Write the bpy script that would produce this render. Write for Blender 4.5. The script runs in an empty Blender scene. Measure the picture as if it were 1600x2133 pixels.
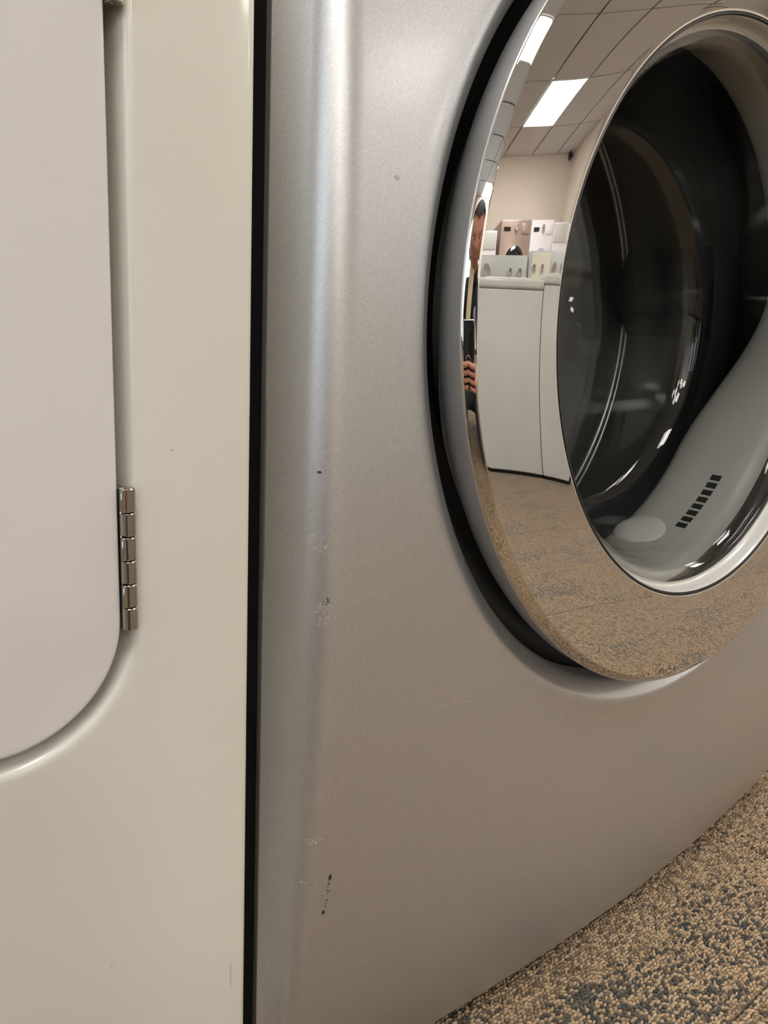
import bpy, bmesh, math, random
import numpy as np
from mathutils import Vector, Matrix

sc = bpy.context.scene
COL = sc.collection

# ------------------------------------------------------------------ camera
CF = Vector((0.6110407952926489, 0.7606000696196575, -0.21935514715342183))
CR = Vector((0.7856077076405368, -0.616697456752208, 0.05004774251791223))
CU = Vector((0.09720944493159085, 0.20290830670509918, 0.9743605815539549))
CP = Vector((-0.5128418828826645, -0.262, 0.5034909040511842))
camd = bpy.data.cameras.new('camera')
camd.sensor_fit = 'VERTICAL'; camd.sensor_height = 24.0
camd.lens = 24.0 * 1567.857 / 2133.0
camd.clip_start = 0.002; camd.clip_end = 60
cam = bpy.data.objects.new('camera', camd); COL.objects.link(cam)
M = Matrix((CR, CU, -CF)).transposed().to_4x4(); M.translation = CP
cam.matrix_world = M
sc.camera = cam

# ------------------------------------------------------------------ world, exposure
w = bpy.data.worlds.new('world'); sc.world = w; w.use_nodes = True
w.node_tree.nodes['Background'].inputs[0].default_value = (0.74, 0.86, 1.0, 1)
w.node_tree.nodes['Background'].inputs[1].default_value = 3.6     # daylight outside the added, unseen shop windows
sc.view_settings.view_transform = 'Standard'
sc.view_settings.look = 'None'
sc.view_settings.gamma = 1
sc.view_settings.use_curve_mapping = False
sc.view_settings.exposure = 0.20
LAMP = 16.5                      # radiance of the ceiling diffusers
sc.cycles.use_denoising = True
sc.cycles.max_bounces = 14
sc.cycles.glossy_bounces = 8
sc.cycles.transparent_max_bounces = 16
sc.cycles.caustics_reflective = True
sc.cycles.sample_clamp_indirect = 6.0

# ------------------------------------------------------------------ constants
ZR = 0.5246288                   # height of the door centre above the floor
ROT = 0.45204                    # the room is turned against the row of machines
H = 2.981                        # ceiling height
RC, RS = math.cos(ROT), math.sin(ROT)
def room(x, y, z=0.0):           # room coordinates -> scene
    return Vector((RC * x - RS * y, RS * x + RC * y, z))
XL, XR_, YB, YF = -4.6, 3.786, -8.319, 2.6

# ------------------------------------------------------------------ materials
def mat(name, color=(.8, .8, .8), rough=.5, metal=0.0, **kw):
    m = bpy.data.materials.new(name); m.use_nodes = True
    b = m.node_tree.nodes['Principled BSDF']
    b.inputs['Base Color'].default_value = (*color, 1)
    b.inputs['Roughness'].default_value = rough
    b.inputs['Metallic'].default_value = metal
    for k, v in kw.items():
        b.inputs[k.replace('_', ' ')].default_value = v
    return m
def N(m, t, **props):
    n = m.node_tree.nodes.new(t)
    for k, v in props.items(): setattr(n, k, v)
    return n
def L(m, a, b): m.node_tree.links.new(a, b)
def P(m): return m.node_tree.nodes['Principled BSDF']
def math_(m, op, a, b=None, c=None):
    n = N(m, 'ShaderNodeMath', operation=op)
    for i, v in enumerate((a, b, c)):
        if v is None: continue
        if isinstance(v, (int, float)): n.inputs[i].default_value = v
        else: L(m, v, n.inputs[i])
    return n.outputs[0]
def mix(m, fac, a, b):
    n = N(m, 'ShaderNodeMix', data_type='RGBA')
    if isinstance(fac, (int, float)): n.inputs[0].default_value = fac
    else: L(m, fac, n.inputs[0])
    for i, v in ((6, a), (7, b)):
        if isinstance(v, tuple): n.inputs[i].default_value = (*v, 1) if len(v) == 3 else v
        else: L(m, v, n.inputs[i])
    return n.outputs[2]
def noise(m, scale, detail=2, vec=None, rough=.5):
    n = N(m, 'ShaderNodeTexNoise'); n.inputs['Scale'].default_value = scale
    n.inputs['Detail'].default_value = detail; n.inputs['Roughness'].default_value = rough
    if vec is not None: L(m, vec, n.inputs['Vector'])
    return n.outputs[0]
def pos(m): return N(m, 'ShaderNodeNewGeometry').outputs['Position']
def objc(m): return N(m, 'ShaderNodeTexCoord').outputs['Object']
def ramp(m, v, a, b):
    n = N(m, 'ShaderNodeMapRange'); n.inputs[1].default_value = a; n.inputs[2].default_value = b
    n.interpolation_type = 'SMOOTHSTEP'; L(m, v, n.inputs[0]); return n.outputs[0]
def bump(m, h, strength, dist):
    n = N(m, 'ShaderNodeBump'); n.inputs['Strength'].default_value = strength
    n.inputs['Distance'].default_value = dist; L(m, h, n.inputs['Height'])
    L(m, n.outputs[0], P(m).inputs['Normal'])

def wear(m, base, spots):
    """stains and chips with a shape of their own: (x,y,z, rx,rz, slant, colour)"""
    p = objc(m); col = base
    nz = noise(m, 900, 2, p)
    for (x, y, z, rx, rz, sl, c, solid) in spots:
        s = N(m, 'ShaderNodeVectorMath', operation='SUBTRACT'); L(m, p, s.inputs[0]); s.inputs[1].default_value = (x, y, z)
        q = N(m, 'ShaderNodeSeparateXYZ'); L(m, s.outputs[0], q.inputs[0])
        xx = math_(m, 'ADD', q.outputs[0], math_(m, 'MULTIPLY', q.outputs[2], sl))
        z_ = q.outputs[2]
        if rx > 6 * rz:                                   # long lying scratch: slant and slight bow
            xx = q.outputs[0]
            z_ = math_(m, 'ADD', math_(m, 'ADD', z_, math_(m, 'MULTIPLY', xx, sl)), math_(m, 'MULTIPLY', math_(m, 'MULTIPLY', xx, xx), 6.0))
        d = math_(m, 'ADD', math_(m, 'POWER', math_(m, 'ABSOLUTE', math_(m, 'DIVIDE', xx, rx)), 2.0),
                  math_(m, 'POWER', math_(m, 'ABSOLUTE', math_(m, 'DIVIDE', z_, rz)), 2.0))
        f = math_(m, 'LESS_THAN', d, 1.0)
        if not solid: f = math_(m, 'MULTIPLY', f, math_(m, 'GREATER_THAN', nz, .56))
        else: f = math_(m, 'MULTIPLY', f, solid)
        col = mix(m, f, col, c)
    return col

def silver(name, spots=()):
    m = mat(name, (.66, .655, .65), .42, .84)
    b = P(m)
    v = N(m, 'ShaderNodeTexVoronoi'); v.inputs['Scale'].default_value = 1900; L(m, objc(m), v.inputs['Vector'])
    sep = N(m, 'ShaderNodeSeparateColor'); L(m, v.outputs['Color'], sep.inputs[0])
    f = ramp(m, sep.outputs[0], .1, 1.0)
    col = mix(m, f, (.56, .56, .56), (.64, .64, .64))
    if spots: col = wear(m, col, spots)
    L(m, col, b.inputs['Base Color'])
    b.inputs['Coat Weight'].default_value = .25; b.inputs['Coat Roughness'].default_value = .14
    h = noise(m, 260, 2, objc(m)); bump(m, h, .05, .0003)
    return m
CHIP = [(-.3195, 0, .4428, .0009, .0007, 0, (.10, .07, .05), .95),
        (-.2845, 0, .5768, .0019, .0011, 0, (.30, .36, .30), .7),
        (-.3190, 0, .4085, .0036, .0050, .1, (.75, .75, .73), 0),
        (-.3165, 0, .3726, .0036, .0075, -.1, (.78, .78, .76), 0),
        (-.3150, 0, .3790, .0016, .0022, 0, (.12, .12, .11), 0),
        (-.3150, 0, .2435, .0045, .0020, .3, (.95, .95, .92), 0),
        (-.3185, 0, .2180, .0030, .0010, .3, (.85, .85, .82), 0),
        (-.3040, 0, .2050, .0008, .0130, -.08, (.05, .045, .04), 0),
        (-.3057, 0, .1936, .0010, .0014, 0, (.03, .025, .02), .95),
        (-.3030, 0, .2157, .0010, .0020, 0, (.03, .025, .02), .95),
        (-.0610, 0, .0518, .0200, .0004, .66, (.95, .94, .90), .55),
        (-.0450, 0, .0490, .0170, .0003, .69, (.95, .94, .90), .35),
        (.0400, 0, .0690, .0200, .0003, .58, (.95, .94, .90), .3),
        (-.2265, 0, .3005, .0190, .0002, .045, (.95, .94, .90), .35)]
M_SILVER = silver('silver_metallic_paint', CHIP)
M_DSILVER = mat('silver_door_paint', (.42, .415, .41), .36, .7, Coat_Weight=.3, Coat_Roughness=.2)
M_CHROME = mat('mirror_chrome', (.76, .75, .735), .008, 1.0)
M_BLACK = mat('black_rubber', (.006, .006, .006), .45)
M_GREYSIDE = mat('charcoal_cabinet_paint', (.022, .022, .024), .4)
M_FLANGE = mat('grey_flange_paint', (.36, .35, .345), .3, .6)
M_GASKET = mat('light_grey_gasket', (.50, .495, .47), .38)
M_HOLE = mat('dark_drain', (.02, .022, .022), .6)
M_RIM = mat('frosted_rim', (.62, .60, .56), .22, 0, Coat_Weight=.5)
M_DRUM = mat('dark_drum_steel', (.13, .145, .15), .42, .6)
b = noise(M_DRUM, 60, 3, objc(M_DRUM)); bump(M_DRUM, b, .15, .002)
M_BAFFLE = mat('drum_baffle_plastic', (.05, .055, .057), .35)

def enamel(name, c, rough=.22, spots=()):
    m = mat(name, c, rough + .1, 0, Coat_Weight=.5, Coat_Roughness=.07)
    p = objc(m)
    n1 = noise(m, 2.2, 2, p)
    d = tuple(x * y for x, y in zip(c, (.93, .925, .90)))
    col = mix(m, ramp(m, n1, .35, .7), c, d)
    if spots: col = wear(m, col, spots)
    L(m, col, P(m).inputs['Base Color'])
    bump(m, noise(m, 420, 2, p), .05, .0003)
    return m
DSP = [(-.3680, 0, .1970, .0004, .0080, 0, (.35, .30, .22), .55),
       (-.3640, 0, .1520, .0004, .0040, -.4, (.35, .32, .28), .6),
       (-.3950, 0, .4580, .0005, .0005, 0, (.45, .38, .30), .8),
       (-.4250, 0, .2330, .0005, .0005, 0, (.5, .45, .36), .8)]
M_CREAM = enamel('cream_enamel', (.74, .72, .645), .2, DSP)
M_DDOOR = enamel('cool_white_enamel', (.73, .705, .69), .26)
M_WHITE = enamel('white_enamel', (.63, .64, .61), .22)
M_CONSOLE = mat('grey_console', (.55, .56, .54), .3)
M_CREAMP = mat('cream_console', (.80, .76, .62), .35)
M_BRONZE = mat('bronze_paint', (.42, .32, .27), .3, .55)
M_LILACW = mat('cool_white_plastic', (.80, .77, .80), .3)
M_DKGLASS = mat('dark_door_glass', (.02, .016, .016), .06, 0, Coat_Weight=1)
M_GREYRING = mat('grey_door_ring', (.5, .5, .52), .3, .4)
M_STEEL = mat('hinge_steel', (.44, .42, .39), .17, 1.0)
M_KNOB = mat('chromed_knob', (.7, .7, .7), .12, 1.0)

m = M_GLASS = bpy.data.materials.new('clear_glass'); m.use_nodes = True
nt = m.node_tree; nt.nodes.remove(nt.nodes['Principled BSDF'])
tr = N(m, 'ShaderNodeBsdfTransparent'); tr.inputs[0].default_value = (.87, .87, .855, 1)
gl = N(m, 'ShaderNodeBsdfGlossy'); gl.inputs['Roughness'].default_value = .03; gl.inputs[0].default_value = (1, 1, 1, 1)
fw = N(m, 'ShaderNodeLayerWeight'); fw.inputs[0].default_value = .5
ff = math_(m, 'ADD', math_(m, 'MULTIPLY', math_(m, 'POWER', fw.outputs['Facing'], 5.0), .9), .035)
mx = N(m, 'ShaderNodeMixShader'); L(m, ff, mx.inputs[0]); L(m, tr.outputs[0], mx.inputs[1]); L(m, gl.outputs[0], mx.inputs[2])
L(m, mx.outputs[0], nt.nodes['Material Output'].inputs[0])

# carpet: world-space patches, loops either real (attribute) or cellular
def carpet(name, tuft):
    m = mat(name, (.3, .25, .18), .95, 0, Sheen_Weight=.15)
    p = pos(m)
    mp = N(m, 'ShaderNodeMapping'); mp.inputs['Rotation'].default_value = (0, 0, .1); mp.inputs['Scale'].default_value = (1.0, 2.6, 1)
    sh_ = N(m, 'ShaderNodeVectorMath', operation='ADD'); L(m, p, sh_.inputs[0]); sh_.inputs[1].default_value = (.06, -.035, 0)
    L(m, sh_.outputs[0], mp.inputs[0])
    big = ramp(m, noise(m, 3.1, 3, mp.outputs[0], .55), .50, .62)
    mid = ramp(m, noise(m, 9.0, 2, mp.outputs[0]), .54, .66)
    if tuft:
        r = N(m, 'ShaderNodeAttribute', attribute_name='tuft').outputs['Fac']
    else:
        v = N(m, 'ShaderNodeTexVoronoi'); v.inputs['Scale'].default_value = 230; L(m, p, v.inputs['Vector'])
        s = N(m, 'ShaderNodeSeparateColor'); L(m, v.outputs['Color'], s.inputs[0]); r = s.outputs[0]
        bump(m, v.outputs['Distance'], .9, .0016)
    kk = .68 if tuft else .37  # flat tiles darkened to stand for the shade between real loops
    kg, kb = (1, 1) if tuft else (.95, .84)  # tile colour warmed like light bounced within the pile
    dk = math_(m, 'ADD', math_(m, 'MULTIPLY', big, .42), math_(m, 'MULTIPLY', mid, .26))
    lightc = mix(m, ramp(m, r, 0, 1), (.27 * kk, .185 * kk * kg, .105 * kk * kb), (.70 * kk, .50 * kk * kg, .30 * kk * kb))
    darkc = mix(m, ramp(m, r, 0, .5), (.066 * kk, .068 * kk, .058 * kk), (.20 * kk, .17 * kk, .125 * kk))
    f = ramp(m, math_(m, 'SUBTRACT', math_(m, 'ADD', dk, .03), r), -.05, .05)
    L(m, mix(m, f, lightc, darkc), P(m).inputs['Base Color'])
    return m
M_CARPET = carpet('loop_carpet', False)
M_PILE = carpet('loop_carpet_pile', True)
M_CEIL = mat('ceiling_tile_board', (.60, .58, .56), .9)
bump(M_CEIL, noise(M_CEIL, 55, 4, pos(M_CEIL)), .4, .003)
M_GRID = mat('ceiling_grid_metal', (.20, .19, .175), .6)
M_WALL = mat('cream_wall_paint', (.78, .70, .61), .85)
bump(M_WALL, noise(M_WALL, 90, 3, pos(M_WALL)), .15, .001)
M_BASE = mat('dark_vinyl_base', (.03, .03, .03), .5)
M_LAMP = bpy.data.materials.new('lit_diffuser'); M_LAMP.use_nodes = True
P(M_LAMP).inputs['Emission Color'].default_value = (1.0, .975, .945, 1); P(M_LAMP).inputs['Emission Strength'].default_value = LAMP
P(M_LAMP).inputs['Base Color'].default_value = (.8, .8, .8, 1)
M_SKIN = mat('skin', (.50, .24, .16), .45, 0, Subsurface_Weight=.08)
M_HAIR = mat('black_hair', (.008, .007, .006), .65)
M_JACKET = mat('black_knit', (.015, .015, .018), .85)
M_TROUS = mat('charcoal_trousers', (.04, .042, .05), .85)
M_SCARF = mat('pale_yellow_cloth', (.75, .66, .42), .8)
M_LILAC = mat('lilac_cloth', (.45, .35, .55), .8)
M_PHONE = mat('black_phone_glass', (.012, .014, .014), .15)
M_CASE = mat('clear_case_edge', (.75, .75, .75), .08, .9)
M_LENS = mat('lens_glass', (.005, .005, .008), .03)
M_EYE = mat('eye_white', (.8, .78, .75), .2)

# ------------------------------------------------------------------ helpers
def link(name, me, material=None, parent=None, loc=None, smooth=True, angle=None):
    o = bpy.data.objects.new(name, me); COL.objects.link(o)
    if material is not None:
        if isinstance(material, (list, tuple)):
            for x in material: me.materials.append(x)
        else: me.materials.append(material)
    if smooth:
        me.polygons.foreach_set('use_smooth', [True] * len(me.polygons))
        if angle is not None: me.set_sharp_from_angle(angle=math.radians(angle))
    if parent is not None: o.parent = parent
    if loc is not None: o.location = loc
    return o
def mesh(name, verts, faces):
    me = bpy.data.meshes.new(name); me.from_pydata([tuple(v) for v in verts], [], faces); me.update(); return me
def tag(o, label=None, cat=None, group=None, kind=None):
    for k, v in (('label', label), ('category', cat), ('group', group), ('kind', kind)):
        if v: o[k] = v
    return o
def empty(name, loc, rz=0):
    o = bpy.data.objects.new(name, None); COL.objects.link(o); o.location = loc; o.rotation_euler = (0, 0, rz)
    o.empty_display_size = .05
    return o
def box_me(name, x0, x1, y0, y1, z0, z1, bev=0.0, seg=2):
    bm = bmesh.new(); bmesh.ops.create_cube(bm, size=1)
    for v in bm.verts:
        v.co = Vector(((x0 + x1) / 2 + v.co.x * (x1 - x0), (y0 + y1) / 2 + v.co.y * (y1 - y0), (z0 + z1) / 2 + v.co.z * (z1 - z0)))
    if bev: bmesh.ops.bevel(bm, geom=bm.edges[:], offset=bev, segments=seg, profile=.5, affect='EDGES')
    me = bpy.data.meshes.new(name); bm.to_mesh(me); bm.free(); return me
def box(name, x0, x1, y0, y1, z0, z1, material, parent=None, bev=0.0, seg=2):
    return link(name, box_me(name, x0, x1, y0, y1, z0, z1, bev, seg), material, parent, angle=40)
def lathe(name, prof, n=128, fn=None, cx=0.0, cz=0.0, a0=0.0, a1=2 * math.pi, close=True):
    """revolve (r,y) about the Y axis; fn(x,z)->extra y"""
    full = abs(a1 - a0 - 2 * math.pi) < 1e-6
    k = n if full else n + 1
    vs, fs = [], []
    for (r, y) in prof:
        for i in range(k):
            t = a0 + (a1 - a0) * i / n
            x, z = r * math.cos(t), r * math.sin(t)
            vs.append((cx + x, y + (fn(x, z) if fn else 0), cz + z))
    for j in range(len(prof) - 1):
        for i in range(n):
            a, b2 = j * k + i, j * k + (i + 1) % k
            fs.append((a, b2, b2 + k, a + k))
    return mesh(name, vs, fs)
def sm(t):
    t = np.clip(t, 0, 1); return t * t * (3 - 2 * t)

# ================================================================== SETTING
def quad_struct(name, pts, material, thick, nrm, parent=None):
    """a slab: pts are four corners, thickness pushed along nrm"""
    n = Vector(nrm) * thick
    vs = [Vector(p) for p in pts] + [Vector(p) + n for p in pts]
    fs = [(0, 1, 2, 3), (7, 6, 5, 4), (0, 4, 5, 1), (1, 5, 6, 2), (2, 6, 7, 3), (3, 7, 4, 0)]
    return tag(link(name, mesh(name, vs, fs), material, parent, smooth=False), kind='structure')
fl = quad_struct('floor', [room(XL, YB, -.006), room(XR_, YB, -.006), room(XR_, YF, -.006), room(XL, YF, -.006)], M_BASE, .05, (0, 0, -1))
ce = quad_struct('ceiling', [room(XL, YB, H + .02), room(XR_, YB, H + .02), room(XR_, YF, H + .02), room(XL, YF, H + .02)], M_GRID, .05, (0, 0, 1))
def wallq(name, a, b2, out):
    return quad_struct(name, [room(*a, -.006), room(*b2, -.006), room(*b2, H + .02), room(*a, H + .02)], M_WALL, .1, room(*out))
wallq('wall_back', (XL, YB), (XR_, YB), (0, -1))
wallq('wall_right', (XR_, YB), (XR_, YF), (1, 0))
WIN = [(-1.75, .20), (.45, 2.35)]  # unseen windows, added so cool daylight brightens the washer's side
WZ0, WZ1 = .12, 2.55
def wall_left():
    bm = bmesh.new()
    def b_(y0, y1, z0, z1):
        r = bmesh.ops.create_cube(bm, size=1)
        for v in r['verts']:
            p = room(XL - .05 + v.co.x * .1, (y0 + y1) / 2 + v.co.y * (y1 - y0), 0)
            v.co = Vector((p.x, p.y, (z0 + z1) / 2 + v.co.z * (z1 - z0)))
    b_(YB, YF, -.006, WZ0); b_(YB, YF, WZ1, H + .02)
    b_(YB, WIN[0][0], WZ0, WZ1); b_(WIN[0][1], WIN[1][0], WZ0, WZ1); b_(WIN[1][1], YF, WZ0, WZ1)
    me = bpy.data.meshes.new('wall_left'); bm.to_mesh(me); bm.free(); return me
tag(link('wall_left', wall_left(), M_WALL, smooth=False), kind='structure')
M_WINFR = mat('window_frame_metal', (.5, .5, .5), .4, .6)
for wi, (y0, y1) in enumerate(WIN):
    wo = empty('window_%d' % (wi + 1), room(XL - .05, (y0 + y1) / 2, WZ0), ROT); tag(wo, kind='structure')
    hy, hz = (y1 - y0) / 2, WZ1 - WZ0
    for (a0, a1, c0, c1) in ((-hy, -hy + .05, 0, hz), (hy - .05, hy, 0, hz), (-hy + .05, hy - .05, 0, .05), (-hy + .05, hy - .05, hz - .05, hz), (-.025, .025, .05, hz - .05)):
        box('frame', -.045, .045, a0, a1, c0, c1, M_WINFR, wo, .003, 1)
    for (a0, a1) in ((-hy + .05, -.025), (.025, hy - .05)):
        box('pane', -.003, .003, a0, a1, .05, hz - .05, M_GLASS, wo)
    ld = bpy.data.lights.new('window_portal', 'AREA'); ld.shape = 'RECTANGLE'; ld.size = 2 * hy; ld.size_y = hz; ld.cycles.is_portal = True
    lo = bpy.data.objects.new('window_portal', ld); COL.objects.link(lo)
    p = room(XL - .11, (y0 + y1) / 2, (WZ0 + WZ1) / 2)
    xd, yd_, zd = room(0, 1), Vector((0, 0, 1)), None
    zd = xd.cross(yd_)
    if zd.dot(room(1, 0)) > 0: zd = -zd; xd = -xd
    mm = Matrix((xd, yd_, zd)).transposed().to_4x4(); mm.translation = p; lo.matrix_world = mm
wallq('wall_front', (XL, YF), (XR_, YF), (0, 1))
def baseb(name, x0, x1, y0, y1):
    me = box_me(name, x0, x1, y0, y1, 0, .10, .002, 1)
    o = link(name, me, M_BASE, None, angle=40); o.rotation_euler = (0, 0, ROT); return tag(o, kind='structure')
baseb('baseboard_back', XL + .01, XR_ - .01, YB + .001, YB + .012)
baseb('baseboard_right', XR_ - .012, XR_ - .001, YB + .013, YF - .013)
baseb('baseboard_left', XL + .001, XL + .012, YB + .013, YF - .013)
baseb('baseboard_front', XL + .01, XR_ - .01, YF - .012, YF - .001)

# carpet tiles (60 cm), laid square to the row of machines, trimmed at the walls
def clip(poly, nx, ny, d):
    out = []
    for i in range(len(poly)):
        a, b2 = poly[i], poly[(i + 1) % len(poly)]
        da, db = nx * a[0] + ny * a[1] - d, nx * b2[0] + ny * b2[1] - d
        if da <= 0: out.append(a)
        if (da < 0 < db) or (db < 0 < da):
            t = da / (da - db); out.append((a[0] + (b2[0] - a[0]) * t, a[1] + (b2[1] - a[1]) * t))
    return out
T = .61; GX, GY = .245, -.0635      # a seam crosses the lower right of the view at y=GY
planes = []
for (nx, ny, d) in ((1, 0, XR_ - .02), (-1, 0, -XL - .02), (0, 1, YF - .02), (0, -1, -YB - .02)):
    v = room(nx, ny); planes.append((v.x, v.y, d))
for i in range(-12, 22):
    for j in range(-18, 8):
        x0, y0 = GX + i * T, GY + j * T; g = .0009
        poly = [(x0 + g, y0 + g), (x0 + T - g, y0 + g), (x0 + T - g, y0 + T - g), (x0 + g, y0 + T - g)]
        for pl in planes:
            poly = clip(poly, *pl)
            if len(poly) < 3: break
        if len(poly) < 3: continue
        ar = abs(sum(poly[k][0] * poly[(k + 1) % len(poly)][1] - poly[(k + 1) % len(poly)][0] * poly[k][1] for k in range(len(poly)))) / 2
        if ar < .004: continue
        n = len(poly)
        me = mesh('carpet_tile', [(x, y, 0) for x, y in poly] + [(x, y, -.006) for x, y in poly],
                  [tuple(range(n)), tuple(range(2 * n - 1, n - 1, -1))] + [(k, n + k, n + (k + 1) % n, (k + 1) % n) for k in range(n)])
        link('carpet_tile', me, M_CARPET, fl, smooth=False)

# real loops of the pile on the carpet close to the camera
def pile():
    rs = np.random.RandomState(5)
    px, py = .0043, .0027
    xs = np.arange(-.36, .62, px); ys = np.arange(-.36, .13, py)
    X, Y = np.meshgrid(xs, ys); X = X + (np.arange(len(ys)) % 2)[:, None] * px / 2
    X = X.ravel() + rs.normal(0, .0005, X.size); Y = Y.ravel() + rs.normal(0, .0003, Y.size)
    keep = np.ones(X.size, bool)
    for gx in (GX - 3 * T, GX - 2 * T, GX - T, GX, GX + T): keep &= np.abs(X - gx) > .0012
    for gy in (GY - T, GY): keep &= np.abs(Y - gy) > .0016
    keep &= ~((Y > .07 + .3 * (X - .0) ** 2 + .05))
    X, Y = X[keep], Y[keep]; n = X.size
    # unit blob: 4-sided dome, 2 rings + apex
    ring = np.array([[math.cos(a), math.sin(a)] for a in np.arange(6) * math.pi / 3])
    V = np.concatenate([np.c_[ring * .9, np.full(6, -.25)], np.c_[ring * 1.0, np.full(6, .45)], np.c_[ring * .55, np.full(6, .92)], [[0, 0, 1.0]]])
    Fq = []
    for r in range(2):
        for k in range(6):
            a, b2 = r * 6 + k, r * 6 + (k + 1) % 6
            Fq.append((a, b2, b2 + 6, a + 6))
    Ft = [(12 + k, 12 + (k + 1) % 6, 18) for k in range(6)]
    ang = rs.normal(-.15, .4, n); c, s = np.cos(ang), np.sin(ang)
    sx = .00250 * rs.uniform(.75, 1.25, n); sy = .00118 * rs.uniform(.8, 1.25, n); sz = .0023 * rs.uniform(.6, 1.25, n)
    vx = V[None, :, 0] * sx[:, None]; vy = V[None, :, 1] * sy[:, None]; vz = V[None, :, 2] * sz[:, None]
    co = np.stack([X[:, None] + vx * c[:, None] - vy * s[:, None], Y[:, None] + vx * s[:, None] + vy * c[:, None], vz + .0002], -1).reshape(-1, 3)
    off = (np.arange(n) * 19)[:, None, None]
    q = (np.array(Fq)[None] + off).reshape(-1); t = (np.array(Ft)[None] + off).reshape(-1)
    me = bpy.data.meshes.new('carpet_pile')
    me.vertices.add(len(co)); me.vertices.foreach_set('co', co.astype(np.float32).ravel())
    nq, ntr = len(q) // 4, len(t) // 3
    me.loops.add(len(q) + len(t)); me.loops.foreach_set('vertex_index', np.concatenate([q, t]).astype(np.int32))
    me.polygons.add(nq + ntr)
    me.polygons.foreach_set('loop_start', np.concatenate([np.arange(nq) * 4, nq * 4 + np.arange(ntr) * 3]).astype(np.int32))
    me.update(calc_edges=True)
    at = me.attributes.new('tuft', 'FLOAT', 'POINT')
    at.data.foreach_set('value', np.repeat(rs.uniform(0, 1, n), 19).astype(np.float32))
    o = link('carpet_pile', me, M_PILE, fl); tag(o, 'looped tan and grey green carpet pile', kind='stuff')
pile()

# ceiling: lay-in tiles and the bars between them
GCX, GCY, TX, TY = 2.097, -6.093, .61, 1.22
LIGHTS = {(0, 0): 'rectangular ceiling light reflected whole in the upper left of the chrome ring',
          (-2, -1): 'ceiling light over the aisle, one step nearer than the one reflected whole in the chrome',
           
          (1, -3): 'ceiling light over the aisle near the right wall', (-6, -5): 'ceiling light above the cream dryer, caught in the rim of the chrome ring', (2, -5): 'ceiling light far to the right of the silver washer, by the right wall',
          (-2, -5): 'ceiling light just to the right above the silver washer', (-9, -3): 'ceiling light beside the left wall, nearer the dryer',
          (-9, -1): 'ceiling light beside the left wall, farther from the dryer',
          (-11, -4): 'ceiling light closest to the left wall, in line with the dryer', (-11, -2): 'ceiling light closest to the left wall, away from the windows', (-4, -6): 'ceiling light behind the row, past the silver washer'}
for i in range(-12, 4):
    for j in range(-9, 3):
        x0, x1 = GCX + i * TX, GCX + (i + 1) * TX
        y1 = GCY - j * TY; y0 = y1 - TY
        x0, x1, y0, y1 = max(x0, XL + .005), min(x1, XR_ - .005), max(y0, YB + .005), min(y1, YF - .005)
        if x1 - x0 < .05 or y1 - y0 < .05: continue
        if (i, j) in LIGHTS:
            c = room((x0 + x1) / 2, (y0 + y1) / 2, H)
            r = empty('ceiling_light', c, ROT)
            tag(r, LIGHTS[(i, j)], 'light', 'recessed ceiling lights')
            hx, hy = (x1 - x0) / 2 - .002, (y1 - y0) / 2 - .002
            fr_ = []
            vs = []; fs = []
            for (a, z) in ((0, .012), (0, -.004), (.018, -.004), (.022, .006)):
                vs += [(-hx + a, -hy + a, z), (hx - a, -hy + a, z), (hx - a, hy - a, z), (-hx + a, hy - a, z)]
            for k in range(3):
                for q in range(4): fs.append((k * 4 + q, k * 4 + (q + 1) % 4, k * 4 + 4 + (q + 1) % 4, k * 4 + 4 + q))
            link('frame', mesh('frame', vs, fs), M_WHITE, r, smooth=False)
            box('diffuser', -hx + .016, hx - .016, -hy + .016, hy - .016, 0.0, .008, M_LAMP, r)
            continue
        g = .011
        me = box_me('ceiling_tile', -(x1 - x0) / 2 + g, (x1 - x0) / 2 - g, -(y1 - y0) / 2 + g, (y1 - y0) / 2 - g, -.004, .014, .004, 1)
        o = link('ceiling_tile', me, M_CEIL, ce, angle=40); o.location = room((x0 + x1) / 2, (y0 + y1) / 2, H); o.rotation_euler = (0, 0, ROT)

# ================================================================== SILVER WASHER
washer = empty('front_load_washer', (0, .40, 0))
tag(washer, 'silver metallic front loading washer with a mirror chrome door ring', 'washing machine')
OFF = Vector((0, -.40, 0))
def wpart(name, me, material, parent=None, angle=None, smooth=True):
    o = link(name, me, material, parent or washer, smooth=smooth, angle=angle)
    if parent is None: o.location = OFF
    return o
ZP = np.array([.0, .022, .045, .08, .1045, .15, .2088, .2872, .3677, .4396, .5263, .5862, .6433, .72, .80, .90, 1.0])
YP = np.array([.069, .0645, .0560, .0440, .0395, .0345, .0305, .0260, .0229, .0222, .0236, .0257, .0285, .0334, .0410, .0560, .0720])
zz = np.linspace(0, 1, 401); yy = np.interp(zz, ZP, YP)
for _ in range(2): yy = np.convolve(np.pad(yy, 6, mode='reflect', reflect_type='odd'), np.ones(13) / 13, 'valid')
XB = np.array([-.345, -.312, -.184, -.0993, .0099, .1602, .3181, .3865, .42])
YB_ = np.array([.0685, .0665, .0613, .0560, .0548, .0626, .0766, .0845, .0890])
cf = np.polyfit(XB, YB_, 4)
def Ypan(x, z):
    p = np.interp(z, zz, yy)
    wb = sm((.42 - z) / .40)
    y = p + wb * (np.polyval(cf, x) - .0665)
    r = math.hypot(x, z - ZR)
    y += .0018 * float(sm((.274 - r) / .010))
    return float(y)
PX0, PX1, PZ0, PZ1 = -.3045, .3745, .022, .985
def pxz(z): return float(np.interp(z, [0, .10, .21, .33, 1], [-.0150, -.0120, -.0060, 0, 0]))
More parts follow.
